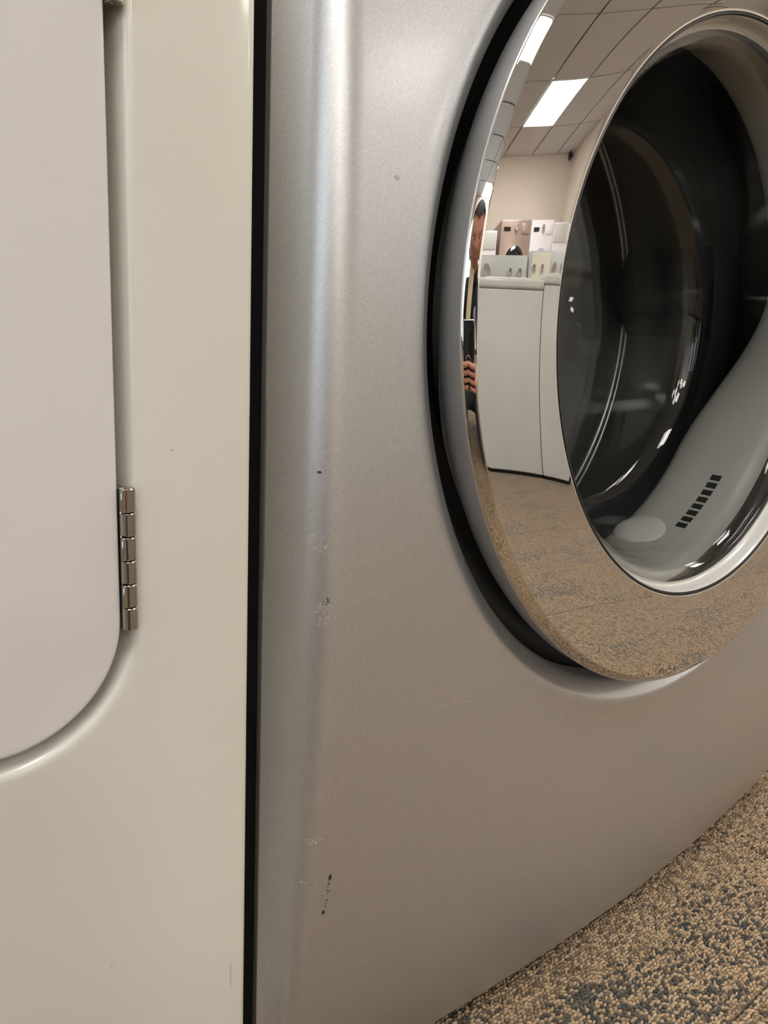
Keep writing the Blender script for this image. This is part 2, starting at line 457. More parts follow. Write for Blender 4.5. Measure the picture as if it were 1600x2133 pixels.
def panel():
    ths = list(np.linspace(0, 2 * math.pi, 360, endpoint=False))
    for cx, cz in ((PX0, PZ0), (PX1, PZ0), (PX0, PZ1), (PX1, PZ1)):
        ths.append(math.atan2(cz - ZR, cx) % (2 * math.pi))
    ths = sorted(ths)
    n = len(ths); V = []
    rings = []
    LCX, LCZ = .0044, -.0035
    # rolled lip of the door opening
    for (r, dy) in ((.2560, .040), (.2560, .026), (.2561, .0175), (.2564, .0135), (.2570, .0110), (.2579, .0090), (.2593, .0074), (.2612, .0056), (.2634, .0036), (.2655, .0018), (.2672, .0008)):
        rings.append([(LCX + r * math.cos(t), Ypan(.266 * math.cos(t), ZR + .266 * math.sin(t)) + dy, LCZ + ZR + r * math.sin(t)) for t in ths])
    for k, r in enumerate((.2690, .2705, .2725, .2745, .2770, .2800)):
        f_ = 1 - k / 5
        rings.append([(LCX * f_ + r * math.cos(t), Ypan(r * math.cos(t), ZR + r * math.sin(t)), LCZ * f_ + ZR + r * math.sin(t)) for t in ths])
    ends = []
    for t in ths:
        c, s = math.cos(t), math.sin(t); k = 9
        if c > 1e-9: k = min(k, PX1 / c)
        if c < -1e-9: k = min(k, PX0 / c)
        if s > 1e-9: k = min(k, (PZ1 - ZR) / s)
        if s < -1e-9: k = min(k, (PZ0 - ZR) / s)
        ends.append(k)
    for u in list(np.linspace(0, 1, 26)[1:]):
        rings.append([((.280 + (e - .280) * u) * math.cos(t), Ypan((.280 + (e - .280) * u) * math.cos(t), ZR + (.280 + (e - .280) * u) * math.sin(t)), ZR + (.280 + (e - .280) * u) * math.sin(t)) for t, e in zip(ths, ends)])
    # rounded side corners and returns; the chamfer runs outwards and back to the cabinet
    last = rings[-1]
    def side(sx, d_in, d_y, edge):
        row = []
        for (x, y, z), e in zip(last, ends):
            nx, ny, nz = x, y, z
            if abs(x - PX0) < 1e-6 or abs(x - PX1) < 1e-6:
                sg = -1 if abs(x - PX0) < 1e-6 else 1
                nx = x + sg * d_in
                yt = max(.0525, y + .003) if edge is None else edge
                ny = y + (yt - y) * d_y
                k = 1
            if abs(z - PZ0) < 1e-6:
                nz = z - .0 if edge is None else z
                nz = z + .001 * d_y; ny = max(ny, y + .012 * d_y) if abs(x - PX0) > 1e-6 and abs(x - PX1) > 1e-6 else ny
            if abs(z - PZ1) < 1e-6:
                ny = max(ny, y + .012 * d_y)
            row.append((nx, ny, nz))
        return row
    def row(u, flat):
        out = []
        for (x, y, z) in last:
            onx = abs(x - PX0) < 1e-6 or abs(x - PX1) < 1e-6
            sg = -1 if x < 0 else 1
            sh = pxz(z)
            yb = max(.0522, y + .004)
            nx, ny, nz = x, y, z
            if onx:
                w_ = .0126 + sh * .7                     # the corner sharpens towards the floor
                x1, y1 = x + sg * w_, y
                x2, y2 = x + sg * (w_ + .0074 * (yb - y) / .030), y + .41 * (yb - y)
                xe = sg * (.335 if sg < 0 else .405) - sg * abs(sh) * 1.0
                if not flat:
                    nx = (1 - u) ** 2 * x + 2 * u * (1 - u) * x1 + u * u * x2
                    ny = (1 - u) ** 2 * y + 2 * u * (1 - u) * y1 + u * u * y2
                else:
                    nx = x2 + (xe - x2) * u; ny = y2 + (yb - y2) * u
            else:
                k = (.4 * u if not flat else .4 + .6 * u)
                if z < PZ0 + 1e-6 or z > PZ1 - 1e-6: ny = y + .012 * k
            out.append((nx, ny, nz))
        return out
    for u in np.linspace(0, 1, 11)[1:]: rings.append(row(u, False))
    for u in (.04, .35, .7, .96, 1.0): rings.append(row(u, True))
    rings.append([(x + (.0012 if x < 0 else -.0012), y + .0022, z) for x, y, z in rings[-1]])
    def warp(p):
        x, y, z = p
        return (x + pxz(z) * float(sm((-.18 - x) / .126)), y, z)
    rings = [[warp(p) for p in rr] for rr in rings]
    for rr in rings: V += rr
    fs = []
    for j in range(len(rings) - 1):
        for i in range(n):
            a, b2 = j * n + i, j * n + (i + 1) % n
            fs.append((a, b2, b2 + n, a + n))
    return mesh('front_panel', V, fs)
wpart('front_panel', panel(), M_SILVER, angle=60)
tag(wpart('cabinet', box_me('cabinet', -.3318, .4018, .0565, .76, .03, .985, .0035, 3), M_GREYSIDE, angle=40), 'charcoal painted side cabinet')
# hollow the picture of the tub: door seal, gasket, drum
fg = wpart('side_flange', box_me('side_flange', -.3338, -.3322, .0548, .0596, .05, .97, .0008, 2), M_FLANGE, angle=50)
tag(fg, 'grey folded edge between front panel and cabinet')
def DF(x, z):                    # the door stands a little askew and bowed, as fitted
    return .0055 + .0226 * x + .0218 * z + .0953 * x * x
wd = lambda name, prof, material, parent=None, n=192, angle=50: wpart(name, lathe(name, prof, n, DF, 0, ZR), material, parent, angle=angle)

# cut the cabinet front open for the tub
cab = [o for o in washer.children if o.name.startswith('cabinet')][0]
cab.data.clear_geometry()
bm = bmesh.new()
cx0, cx1, cy0, cy1, cz0, cz1 = -.3318, .4018, .0565, .76, .03, .985
nA = 96
ang = [2 * math.pi * k / nA for k in range(nA)]
def edge_pt(t):
    c, s = math.cos(t), math.sin(t); k = 9
    if c > 1e-9: k = min(k, cx1 / c)
    if c < -1e-9: k = min(k, cx0 / c)
    if s > 1e-9: k = min(k, (cz1 - ZR) / s)
    if s < -1e-9: k = min(k, (cz0 - ZR) / s)
    return k * c, ZR + k * s
for q in ((cx0, cz0), (cx1, cz0), (cx1, cz1), (cx0, cz1)): ang.append(math.atan2(q[1] - ZR, q[0]) % (2 * math.pi))
ang.sort(); nA = len(ang)
def cyf(x, z): return max(cy0, Ypan(min(max(x, -.3), .37), z) + .022)
vi = [bm.verts.new((.30 * math.cos(t), .060, ZR + .30 * math.sin(t))) for t in ang]
vo = [bm.verts.new((edge_pt(t)[0], cyf(*edge_pt(t)) if edge_pt(t)[1] < .2 and edge_pt(t)[0] > -.33 else cy0, edge_pt(t)[1])) for t in ang]
vb = [bm.verts.new((edge_pt(t)[0], cy1, edge_pt(t)[1])) for t in ang]
for k in range(nA):
    l = (k + 1) % nA
    bm.faces.new((vi[k], vi[l], vo[l], vo[k])); bm.faces.new((vo[k], vo[l], vb[l], vb[k]))
bm.faces.new(vb)
bm.to_mesh(cab.data); bm.free(); cab.data.polygons.foreach_set('use_smooth', [False] * len(cab.data.polygons))

wd('door_seal', [(.300, .058), (.262, .057), (.2565, .050), (.250, .048), (.246, .054), (.236, .056), (.226, .056)], M_BLACK)
gk = wpart('gasket', lathe('gasket', [(.226, .060), (.214, .054), (.205, .049), (.199, .047), (.194, .051), (.191, .058), (.190, .072), (.1890, .090), (.1892, .112), (.191, .124), (.1945, .130), (.202, .133)], 192, None, 0, ZR), M_GASKET, angle=50)
for v in gk.data.vertices:          # the bellows are deep at the bottom and shallow at the top
    if v.co.y > .047:
        v.co.y = .047 + (v.co.y - .047) * (1 - .62 * float(sm((v.co.z - ZR + .11) / .16)))
tag(gk, 'light grey gasket around the tub opening')
drum = wpart('drum', lathe('drum', [(.200, .134), (.205, .136), (.230, .139), (.262, .143), (.272, .149), (.277, .160), (.2775, .178), (.2775, .24), (.2775, .281), (.275, .2865), (.270, .2895), (.262, .289), (.20, .292), (.13, .300), (.06, .303), (.0005, .304)], 160, None, 0, ZR), M_DRUM, angle=50)
tag(drum, 'dark steel drum')
# bright rolled seam where the drum wall meets its back
sm_ = wpart('drum_seam', lathe('drum_seam', [(.2776, .2795), (.2755, .2800), (.2748, .2825), (.2742, .2850), (.2722, .2862)], 160, None, 0, ZR), mat('seam_steel', (.42, .43, .43), .28, .9), drum)
for k in range(3):
    a = math.radians(250 + 120 * k)
    vs, fs = [], []
    secs = 9
    for i in range(secs):
        y = .165 + (.115) * i / (secs - 1); hgt = .055 * math.sin(math.pi * (i + .7) / (secs + .4)) ** .45
        for (t, h) in ((-.17, 0), (-.10, .55), (-.04, .95), (0, 1.0), (.04, .95), (.10, .55), (.17, 0)):
            r = .277 - h * hgt
            vs.append((r * math.cos(a + t), y, ZR + r * math.sin(a + t)))
    for i in range(secs - 1):
        for q in range(6):
            b0 = i * 7 + q; fs.append((b0, b0 + 1, b0 + 8, b0 + 7))
    wpart('baffle', mesh('baffle', vs, fs), M_BAFFLE, drum)
# drain slots moulded in the lower right of the gasket
for k in range(8):
    a = math.radians(-60 + 2.65 * k)
    da = math.radians(.85)
    vs = []
    for (rr_, y) in ((.1896, .0725), (.1896, .0815), (.1940, .0815), (.1940, .0725)):
        for t in (a - da, a + da): vs.append((rr_ * math.cos(t), y, ZR + rr_ * math.sin(t)))
    fs = [(0, 1, 3, 2), (2, 3, 5, 4), (4, 5, 7, 6), (6, 7, 1, 0), (0, 2, 4, 6), (1, 7, 5, 3)]
    vs = [((v[0]) * .997, v[1], ZR + (v[2] - ZR) * .997) for v in vs]
    wpart('drain_slot', mesh('drain_slot', vs, fs), M_HOLE, gk, smooth=False)

bm = bmesh.new(); bmesh.ops.create_uvsphere(bm, u_segments=32, v_segments=20, radius=1)
af = math.radians(-66)
for v in bm.verts:
    tx_, ty_, tn_ = v.co
    aa = af + tx_ * .12
    rr_ = .1915 - .0070 * tn_
    v.co = (rr_ * math.cos(aa), .106 + ty_ * .024, ZR + rr_ * math.sin(aa))
me_ = bpy.data.meshes.new('drain_fold'); bm.to_mesh(me_); bm.free()
tag(wpart('drain_fold', me_, mat('pale_grey_rubber', (.66, .65, .62), .3), gk), 'pale moulded fold in the gasket')
# door: chrome ring with a polished bevel on a silver body, glass bowl inside
def hr(r):
    t = (r - .217) / .03
    return .03 * (.00244 * t + .02877 * t * t / 2 - .00557 * t ** 3 / 3)
Rf, Rb = .2463, .2512
door = wd('door', [(.2497, hr(Rf) + .0060), (.2500, hr(Rf) + .0064), (.2503, .012), (.2507, .022), (.2515, .034), (.2520, .042), (.250, .048), (.244, .050), (.19, .046)], M_DSILVER)
tag(door, 'silver door body behind the chrome')
prof = [(.1874, hr(.188) + .004), (.1870, hr(.188) + .0012), (.1872, hr(.1882) + .0003), (.1878, hr(.1888))]
prof += [(r, hr(r)) for r in np.linspace(.1885, Rf - .0004, 26)]
y = hr(Rf); prof.append((Rf - .0001, y))
K = 12
for i in range(1, K + 1):
    sl = math.tan(math.radians(44.5 + 6.0 * ((i - .5) / K - .5)))
    y += sl * (Rb - Rf) / K; prof.append((Rf + (Rb - Rf) * i / K, y))
YBEV = y
prof += [(Rb + .00025, y + .0006), (Rb + .0003, y + .0014)]
ring = wd('chrome_ring', prof, M_CHROME, door, n=384, angle=30)
tag(ring, 'mirror chrome ring with polished outer bevel')
door.data.clear_geometry()
dm = lathe('door', [(Rb + .0002, YBEV + .0010), (Rb + .0001, YBEV + .003), (.2510, .0125), (.2506, .0165), (.2498, .0205), (.2482, .0245), (.2464, .0280), (.2440, .0305), (.2405, .032), (.200, .033)], 192, DF, 0, ZR)
dm.materials.append(M_DSILVER); dm.polygons.foreach_set('use_smooth', [True] * len(dm.polygons)); door.data = dm
wd('black_trim', [(.1876, .0040), (.1871, .0012), (.1864, .0004), (.1856, .0006), (.1852, .0022), (.1852, .006)], M_BLACK, door)
rim = wd('inner_rim', [(.1856, .0022), (.1850, .0016), (.1846, .0022), (.1842, .0050), (.1836, .0085), (.1832, .0110), (.1822, .0122), (.1805, .0124)], M_RIM, door)
tag(rim, 'frosted inner rim of the door glass')
bowl_in = [(.1828, .0120), (.1790, .0124), (.1750, .0145), (.1715, .0200), (.1695, .0320), (.1660, .0500), (.1615, .0760), (.1565, .1020), (.1540, .1100), (.1490, .1165), (.1400, .1200), (.1200, .1225), (.0800, .1250), (.0400, .1262), (.0008, .1266)]
bowl_out = [(r + (.0045 if y_ > .02 else 0), y_ + .0048) for r, y_ in bowl_in][::-1]
bw = wd('glass_bowl', bowl_in + bowl_out, M_GLASS, door, n=160)
tag(bw, 'clear glass bowl of the door')

# parts beyond the picture: top, control panel, feet
wpart('worktop', box_me('worktop', -.338, .408, .09, .76, .985, 1.0, .004, 2), M_DSILVER, angle=40)
cp = wpart('control_panel', box_me('control_panel', -.30, .37, .060, .0645, .86, .96, .0015, 1), mat('control_black', (.03, .03, .03), .2), angle=40)
wpart('dial', lathe('dial', [(.034, .060), (.034, .048), (.030, .040), (.0, .040)], 48, None, .03, .91), M_KNOB, angle=40)
for sx in (-.28, .34):
    for sy in (.10, .68):
        wpart('foot', lathe('foot', [(.0, 0), (.022, 0), (.022, .012), (.010, .014), (.010, .03)], 16), M_BLACK)
        o = washer.children[-1] if False else [c for c in washer.children if c.name.startswith('foot')][-1]
feet = [c for c in washer.children if c.name.startswith('foot')]
for o, (sx, sy) in zip(feet, ((-.28, .12), (-.28, .68), (.34, .12), (.34, .68))):
    for v in o.data.vertices:
        x, y_, z = v.co; v.co = (x, z, y_)
    o.location = OFF + Vector((sx, sy, 0))

# ================================================================== CREAM DRYER
YD = .020
DX1, DX0 = -.3592, -1.045
dryer = empty('dryer', ((DX0 + DX1) / 2, .36, 0))
tag(dryer, 'cream white enamel clothes dryer standing left of the silver washer', 'dryer')
DO = -Vector(dryer.location)
def dpart(name, me, material, parent=None, angle=None, smooth=True):
    o = link(name, me, material, parent or dryer, smooth=smooth, angle=angle)
    if parent is None: o.location = DO
    return o
ax1, az0, az1 = -.4170, .3452, .7090
ax0 = ax1 - .50
dcx, dcz, dax, daz, DRr = (ax0 + ax1) / 2, (az0 + az1) / 2, (ax1 - ax0) / 2, (az1 - az0) / 2, .047
def rrect(d, ns=10, nc=20):
    """rounded rectangle grown by d"""
    pts = []
    R = DRr + d
    for (sx, sz, t0) in ((1, 1, 0), (-1, 1, 90), (-1, -1, 180), (1, -1, 270)):
        for k in range(nc + 1):
            t = math.radians(t0 + 90 * k / nc)
            # slightly squarish corner
            c, s = math.cos(t), math.sin(t)
            pts.append((dcx + sx * (dax - DRr) + R * c, dcz + sz * (daz - DRr) + R * s))
    return pts
def outer(p):
    """ray from the door centre through p to the panel outline"""
    dx, dz = p[0] - dcx, p[1] - dcz; k = 99
    if dx > 1e-9: k = min(k, (DX1 - .0040 - dcx) / dx)
    if dx < -1e-9: k = min(k, (DX0 + .0040 - dcx) / dx)
    if dz > 1e-9: k = min(k, (.895 - dcz) / dz)
    if dz < -1e-9: k = min(k, (.035 - dcz) / dz)
    return (dcx + dx * k, dcz + dz * k)
def dryer_panel():
    base = rrect(0)
    # add points so the panel's own corners are hit
    rings = []
    for d, y_ in ((-.012, .0405), (-.004, .0405), (.0012, .0403), (.0024, .0396), (.0033, .0380), (.0039, .0350), (.0044, .0310), (.0049, .0270), (.0055, .0243), (.0063, .0223), (.0073, .0209), (.0085, .02025), (.0100, .0200), (.0118, .0200)):
        rings.append([(x, y_, z) for x, z in rrect(d)])
    st = rrect(.0118)
    en = [outer(p) for p in st]
    corners = [(DX1 - .004, .895), (DX0 + .004, .895), (DX0 + .004, .035), (DX1 - .004, .035)]
    for c in corners:
        i = min(range(len(en)), key=lambda q: (en[q][0] - c[0]) ** 2 + (en[q][1] - c[1]) ** 2); en[i] = c
    for u in (.15, .4, .7, 1.0):
        rings.append([(a[0] + (e[0] - a[0]) * u, YD, a[1] + (e[1] - a[1]) * u) for a, e in zip(st, en)])
    cxm, czm = (DX0 + DX1) / 2, .465
    for d, y_ in ((.0014, .0003), (.0027, .0011), (.0036, .0024), (.0040, .0042), (.0040, .02), (.0040, .66)):
        row = []
        for (x, z) in en:
            nx = x + d * (1 if x > DX1 - .0045 else -1 if x < DX0 + .0045 else 0)
            nz = z + d * (1 if z > .8945 else -1 if z < .0355 else 0)
            row.append((nx, YD + y_, nz))
        rings.append(row)
    n = len(st); V = [p for r in rings for p in r]; fs = []
    for j in range(len(rings) - 1):
        for i in range(n):
            a, b2 = j * n + i, j * n + (i + 1) % n; fs.append((a, b2, b2 + n, a + n))
    fs.append(tuple(range(n - 1, -1, -1)))
    fs.append(tuple((len(rings) - 1) * n + i for i in range(n)))
    return mesh('cabinet', V, fs)
tag(dpart('cabinet', dryer_panel(), M_CREAM, angle=50), 'cream enamel cabinet with a moulded recess around the door')
def dryer_door():
    rings = []
    for d, y_ in ((-.0040, .0402), (-.0012, .0392), (-.0006, .0260), (-.0002, .0212), (0, .0203), (-.0003, .0197), (-.0009, .01945), (-.0018, .0194), (-.0036, .0195), (-.010, .0196), (-.03, .0193)):
        rings.append([(x, y_, z) for x, z in rrect(d)])
    st = rrect(-.03)
    for u in (.35, .7):
        rings.append([(x + (dcx - x) * u, .0193 - .0006 * u, z + (dcz - z) * u) for x, z in st])
    n = len(st); V = [p for r in rings for p in r] + [(dcx, .0186, dcz)]; fs = []
    for j in range(len(rings) - 1):
        for i in range(n):
            a, b2 = j * n + i, j * n + (i + 1) % n; fs.append((a, b2, b2 + n, a + n))
    j = (len(rings) - 1) * n
    for i in range(n): fs.append((j + i, j + (i + 1) % n, len(V) - 1))
    return mesh('door', V, fs)
dd = dpart('door', dryer_door(), M_DDOOR, angle=50); tag(dd, 'flat white door with rounded corners')
dpart('handle', box_me('handle', ax0 + .02, ax0 + .045, .010, .020, .47, .58, .004, 3), M_DDOOR, dd, angle=40)
# hinges: one leaf and six knuckles each
def hinge(z0, z1):
    h = link('hinge', box_me('hinge', -.4165, -.4141, .0185, .0300, z0, z1, .0003, 1), M_STEEL, dryer, angle=40); h.location = DO
    tag(h, 'polished steel hinge')
    n = 6; step = (z1 - z0) / n
    for k in range(n):
        a, b2 = z0 + step * k + .00018, z0 + step * (k + 1) - .00018
        vs, fs = [], []; R = .0031; q = 28
        prof_ = [(0, a), (R * .86, a), (R, a + .0004), (R, b2 - .0004), (R * .86, b2), (0, b2)]
        for (r, z) in prof_:
            for i in range(q):
                t = 2 * math.pi * i / q; vs.append((-.41345 + r * math.cos(t), .0192 + r * math.sin(t), z))
        for j in range(5):
            for i in range(q): fs.append((j * q + i, j * q + (i + 1) % q, (j + 1) * q + (i + 1) % q, (j + 1) * q + i))
        kn = link('knuckle', mesh('knuckle', vs, fs), M_STEEL, h, angle=40)
        # the rolled tongue that ties the knuckle to its leaf
        if k % 2 == 1:
            link('tongue', box_me('tongue', -.4166, -.4140, .0167, .0190, a, b2, .0003, 1), M_STEEL, h, angle=40)
hinge(.3872, .4447); hinge(.6090, .6665)
dpart('worktop', box_me('worktop', DX0 - .002, DX1 + .001, .018, .69, .90, .92, .006, 3), M_CREAM, angle=40)
dpart('console', box_me('console', DX0 + .01, DX1 - .01, .60, .68, .92, 1.08, .01, 3), M_CREAM, angle=40)
for kx in (-.90, -.70, -.50):
    dpart('knob', lathe('knob', [(.030, .600), (.028, .578), (.0, .575)], 32, None, kx, 1.0), M_KNOB, angle=40)
for (sx, sy) in ((-1.0, .07), (-.41, .07), (-1.0, .64), (-.41, .64)):
    o = dpart('foot', box_me('foot', sx - .018, sx + .018, sy - .018, sy + .018, 0, .034, .004, 1), M_BLACK, angle=40)

# ================================================================== MACHINES ACROSS THE AISLE
def rlink(o):
    return o
def top_loader(x, y, label, con_mat, knobs, wdt=.66, hgt=.90, panel=None):
    """front faces the row of the silver washer"""
    r = empty('top_load_machine', room(x, y), ROT + math.pi)
    tag(r, label, 'washing machine', 'top loading machines across the aisle')
    hw = wdt / 2
    box('cabinet', -hw, hw, 0, .64, .018, hgt - .035, M_WHITE, r, .006, 3)
    box('toe_shadow', -hw + .02, hw - .02, .02, .62, 0, .018, M_BLACK, r)  # recessed black base, its colour draws the shadow gap at the floor
    box('top_deck', -hw - .004, hw + .004, -.010, .65, hgt - .034, hgt + .012, M_WHITE, r, .014, 4)
    box('lid', -hw + .09, hw - .09, .04, .47, hgt + .012, hgt + .022, M_WHITE, r, .004, 2)
    c = box('console', -hw + .004, hw - .004, .53, .64, hgt + .012, hgt + .20, con_mat, r, .012, 3)
    for v in c.data.vertices:
        if v.co.z > hgt + .1 and v.co.y < .57: v.co.y += .022
    if panel:
        box('control_strip', panel[0], panel[1], .523, .535, hgt + .03, hgt + .185, panel[2], r, .003, 1)
    for kx, kr in knobs:
        link('knob', lathe('knob', [(kr, .545), (kr, .520), (kr * .85, .505), (.0, .503)], 28, None, kx, hgt + .105), M_KNOB, r, angle=40)
    return r
K1 = [(.27, .022), (.12, .045), (-.12, .026), (-.23, .026)]
top_loader(.80, -2.906, 'white top loader between its neighbours, grey console with one big and two small knobs', M_CONSOLE, K1)
top_loader(1.47, -2.906, 'white top loader with a cream control strip, right of the grey console one', M_CONSOLE,
           [(.27, .024), (.16, .024), (-.02, .035), (-.17, .020), (-.26, .02)], hgt=.925, panel=(.05, .30, M_CREAMP))
top_loader(.115, -2.906, 'white top loader at the left, half seen in the chrome edge', M_CONSOLE, [(.2, .03), (0, .04), (-.2, .03)])
top_loader(-.57, -2.906, 'white top loader second from the left end of its row', M_CONSOLE, [(.2, .03), (-.2, .03)])
top_loader(-1.255, -2.906, 'white top loader at the left end of its row', M_CONSOLE, [(.1, .04), (-.15, .03)])
top_loader(2.155, -2.906, 'white top loader at the right end of its row', M_CONSOLE, [(.2, .03), (-.2, .03)])

def front_loader(x, y, z0, hgt, wdt, label, body, ringm, group):
    r = empty('front_load_machine', room(x, y, z0), ROT + math.pi)
    tag(r, label, 'washing machine', group)
    hw = wdt / 2
    box('cabinet', -hw, hw, 0, .72, 0.012, hgt, body, r, .012, 3)
    for sx in (-hw + .05, hw - .05):
        for sy in (.06, .66): box('foot', sx - .02, sx + .02, sy - .02, sy + .02, 0, .013, M_BLACK, r)
    cz = hgt * .47; R = wdt * .37
    d = link('door', lathe('door', [(R, .0), (R, -.02), (R * .96, -.035), (R * .80, -.045), (R * .76, -.035)], 64, None, 0, cz), ringm, r, angle=50)
    link('door_glass', lathe('door_glass', [(R * .77, -.034), (R * .60, -.046), (R * .3, -.055), (.0005, -.058)], 64, None, 0, cz), M_DKGLASS, d)
    box('drawer', -hw + .03, -hw + .21, -.008, .01, hgt - .15, hgt - .04, body, r, .004, 2)
    box('display', hw - .20, hw - .06, -.006, .01, hgt - .12, hgt - .075, M_DKGLASS, r, .002, 1)
    link('dial', lathe('dial', [(.042, 0), (.040, -.02), (.034, -.03), (.0, -.031)], 32, None, 0, hgt - .085), M_KNOB, r, angle=40)
    return r
yS = -7.519
low = 1.13
front_loader(2.29, yS, 0, low, .66, 'bronze front loader on the floor, under the other bronze one', M_BRONZE, M_DKGLASS, 'stacked machines along the far wall')
front_loader(2.29, yS, low, .965, .66, 'bronze front loader on top of its stack, dark round door', M_BRONZE, M_DKGLASS, 'stacked machines along the far wall')
front_loader(2.94, yS, 0, low, .60, 'white front loader on the floor beside the bronze stack', M_LILACW, M_GREYRING, 'stacked machines along the far wall')
front_loader(2.94, yS, low, .96, .60, 'white front loader with grey door ring, on top of its stack', M_LILACW, M_GREYRING, 'stacked machines along the far wall')
def plain_stack(x, wdt, h1, h2, lab):
    for z0, hh, l in ((0, h1, 'lower'), (h1, h2, 'upper')):
        r = empty('stacked_dryer', room(x, yS, z0), ROT + math.pi)
        tag(r, f'{l} of two plain white dryers stacked {lab}', 'dryer', 'stacked machines along the far wall')
        hw = wdt / 2
        box('cabinet', -hw, hw, 0, .70, .012, hh, M_LILACW, r, .01, 3)
        for sx in (-hw + .05, hw - .05):
            for sy in (.06, .64): box('foot', sx - .02, sx + .02, sy - .02, sy + .02, 0, .013, M_BLACK, r)
        box('door', -hw + .06, hw - .06, -.014, .006, .25, hh - .30, M_LILACW, r, .006, 2)
        box('control_panel', -hw + .01, hw - .01, -.010, .006, hh - .20, hh - .02, M_WHITE, r, .004, 2)
plain_stack(1.56, .66, 1.08, .90, 'left of the bronze stack')
plain_stack(3.50, .50, 1.12, .94, 'in the corner by the right wall')
# small black camera high in the far corner
cc = empty('security_camera', room(3.66, -8.24, 2.90), ROT)
tag(cc, 'small black security camera high in the far corner', 'camera')
box('bracket', -.02, .02, -.075, -.01, .02, .079, M_BLACK, cc, .003, 1)
link('camera_body', lathe('camera_body', [(.0, -.01), (.032, -.01), (.036, 0), (.036, .07), (.030, .085), (0, .087)], 24), M_BLACK, cc, angle=40)

# ================================================================== PERSON WITH PHONE
FW = Vector((.7071, .7071, 0)); LW = Vector((-.7071, .7071, 0)); UP = Vector((0, 0, 1))
B0 = Vector((CP.x, CP.y, 0))
def pl(l, f_, z): return B0 + LW * l + FW * f_ + UP * z
person = empty('person', pl(0, -.6, 0))
tag(person, 'person with black hair in black top, kneeling and photographing the door', 'person')
PO = -Vector(person.location)
def skin(name, chains, material, parent, sub=2):
    """chains: lists of (point, radius); chains starting at an identical point share it"""
    vs, rad, es, idx = [], [], [], {}
    for ch in chains:
        prev = None
        for p, r in ch:
            k = tuple(round(c, 5) for c in p)
            if k not in idx:
                idx[k] = len(vs); vs.append(p); rad.append(r)
            i = idx[k]
            if prev is not None and prev != i: es.append((prev, i))
            prev = i
    me = bpy.data.meshes.new(name); me.from_pydata([tuple(v) for v in vs], es, [])
    o = bpy.data.objects.new(name, me); COL.objects.link(o)
    s = o.modifiers.new('skin', 'SKIN'); s.use_smooth_shade = True
    lay = me.skin_vertices[0].data if len(me.skin_vertices) else None
    if lay is None:
        me.attributes.new('skin', 'FLOAT', 'POINT')
    for i, r in enumerate(rad):
        lay[i].radius = (r, r) if not isinstance(r, tuple) else r
    # one root per island
    seen = set(); adj = {i: [] for i in range(len(vs))}
    for a, b2 in es: adj[a].append(b2); adj[b2].append(a)
    for i in range(len(vs)):
        if i in seen: continue
        lay[i].use_root = True; st = [i]
        while st:
            q = st.pop()
            if q in seen: continue
            seen.add(q); st += adj[q]
    ss = o.modifiers.new('sub', 'SUBSURF'); ss.levels = sub; ss.render_levels = sub
    dg = bpy.context.evaluated_depsgraph_get(); ev = o.evaluated_get(dg)
    me2 = bpy.data.meshes.new_from_object(ev)
    bpy.data.objects.remove(o)
    me2.name = name; me2.materials.clear()
    return me2
# skin layers can only be made by the modifier's data layer: build one through bmesh
def skin_mesh(name, chains, sub=2):
    bm = bmesh.new(); lay = bm.verts.layers.skin.verify(); idx = {}; isl = []
    for ch in chains:
        prev = None
        for p, r in ch:
            k = tuple(round(c, 5) for c in p)
            if k not in idx:
                v = bm.verts.new(p); v[lay].radius = (r, r); idx[k] = v
                if prev is None: isl.append(v)
            v = idx[k]
            if prev is not None and prev is not v:
                try: bm.edges.new((prev, v))
                except ValueError: pass
            prev = v
    for v in isl: v[lay].use_root = True
    me = bpy.data.meshes.new(name); bm.to_mesh(me); bm.free()
    o = bpy.data.objects.new(name, me); COL.objects.link(o)
    s = o.modifiers.new('skin', 'SKIN'); s.use_smooth_shade = True
    ss = o.modifiers.new('sub', 'SUBSURF'); ss.levels = sub; ss.render_levels = sub
    dg = bpy.context.evaluated_depsgraph_get(); dg.update()
    me2 = bpy.data.meshes.new_from_object(o.evaluated_get(dg)); bpy.data.objects.remove(o); me2.name = name; me2.materials.clear()
    return me2
# phone frame
PW, PH, PT = .0375, .0775, .0042
lens = CP - CF * .0045
pc = lens - CR * .0190 - CU * .0590 - CF * PT
def ph(r_, u_, f_): return pc + CR * r_ + CU * u_ + CF * f_
head_c = pl(.015, -.34, .800)
# arms
sh_r, sh_l = pl(-.165, -.50, .62), pl(.165, -.50, .62)
wr_r, wr_l = ph(.075, -.085, -.030), ph(-.080, -.095, -.030)
el_r, el_l = pl(-.27, -.33, .42), pl(.27, -.33, .42)
def hand(sg):
    ch = []
    wr = wr_r if sg > 0 else wr_l
    palm = ph(sg * .055, -.062, -.016)
    ch.append([(wr, .019), (ph(sg * .066, -.075, -.022), .019), (palm, .020), (ph(sg * .052, -.045, -.010), .018)])
    root = palm
    for k, (u0, ln) in enumerate(((-.012, .052), (-.030, .058), (-.048, .054), (-.066, .044))):
        u0 -= .0
        r0 = .0082 - .0004 * k
        a = ph(sg * .050, u0 - .006, -.004); b2 = ph(sg * .047, u0 - .004, PT + .008)
        c = ph(sg * (.047 - ln * .55), u0 - .001, PT + .011); d = ph(sg * (.047 - ln), u0 + .004, PT + .0085)
        ch.append([(ph(sg * .056, u0 * .6 - .028, -.014), .011), (a, r0 + .001), (b2, r0), (c, r0 * .95), (d, r0 * .8)])
    ch.append([(ph(sg * .060, -.060, -.022), .012), (ph(sg * .046, -.034, -.026), .0105), (ph(sg * .026, -.016, -.018), .0095), (ph(sg * .014, -.006, -.0145), .0085)])
    return ch
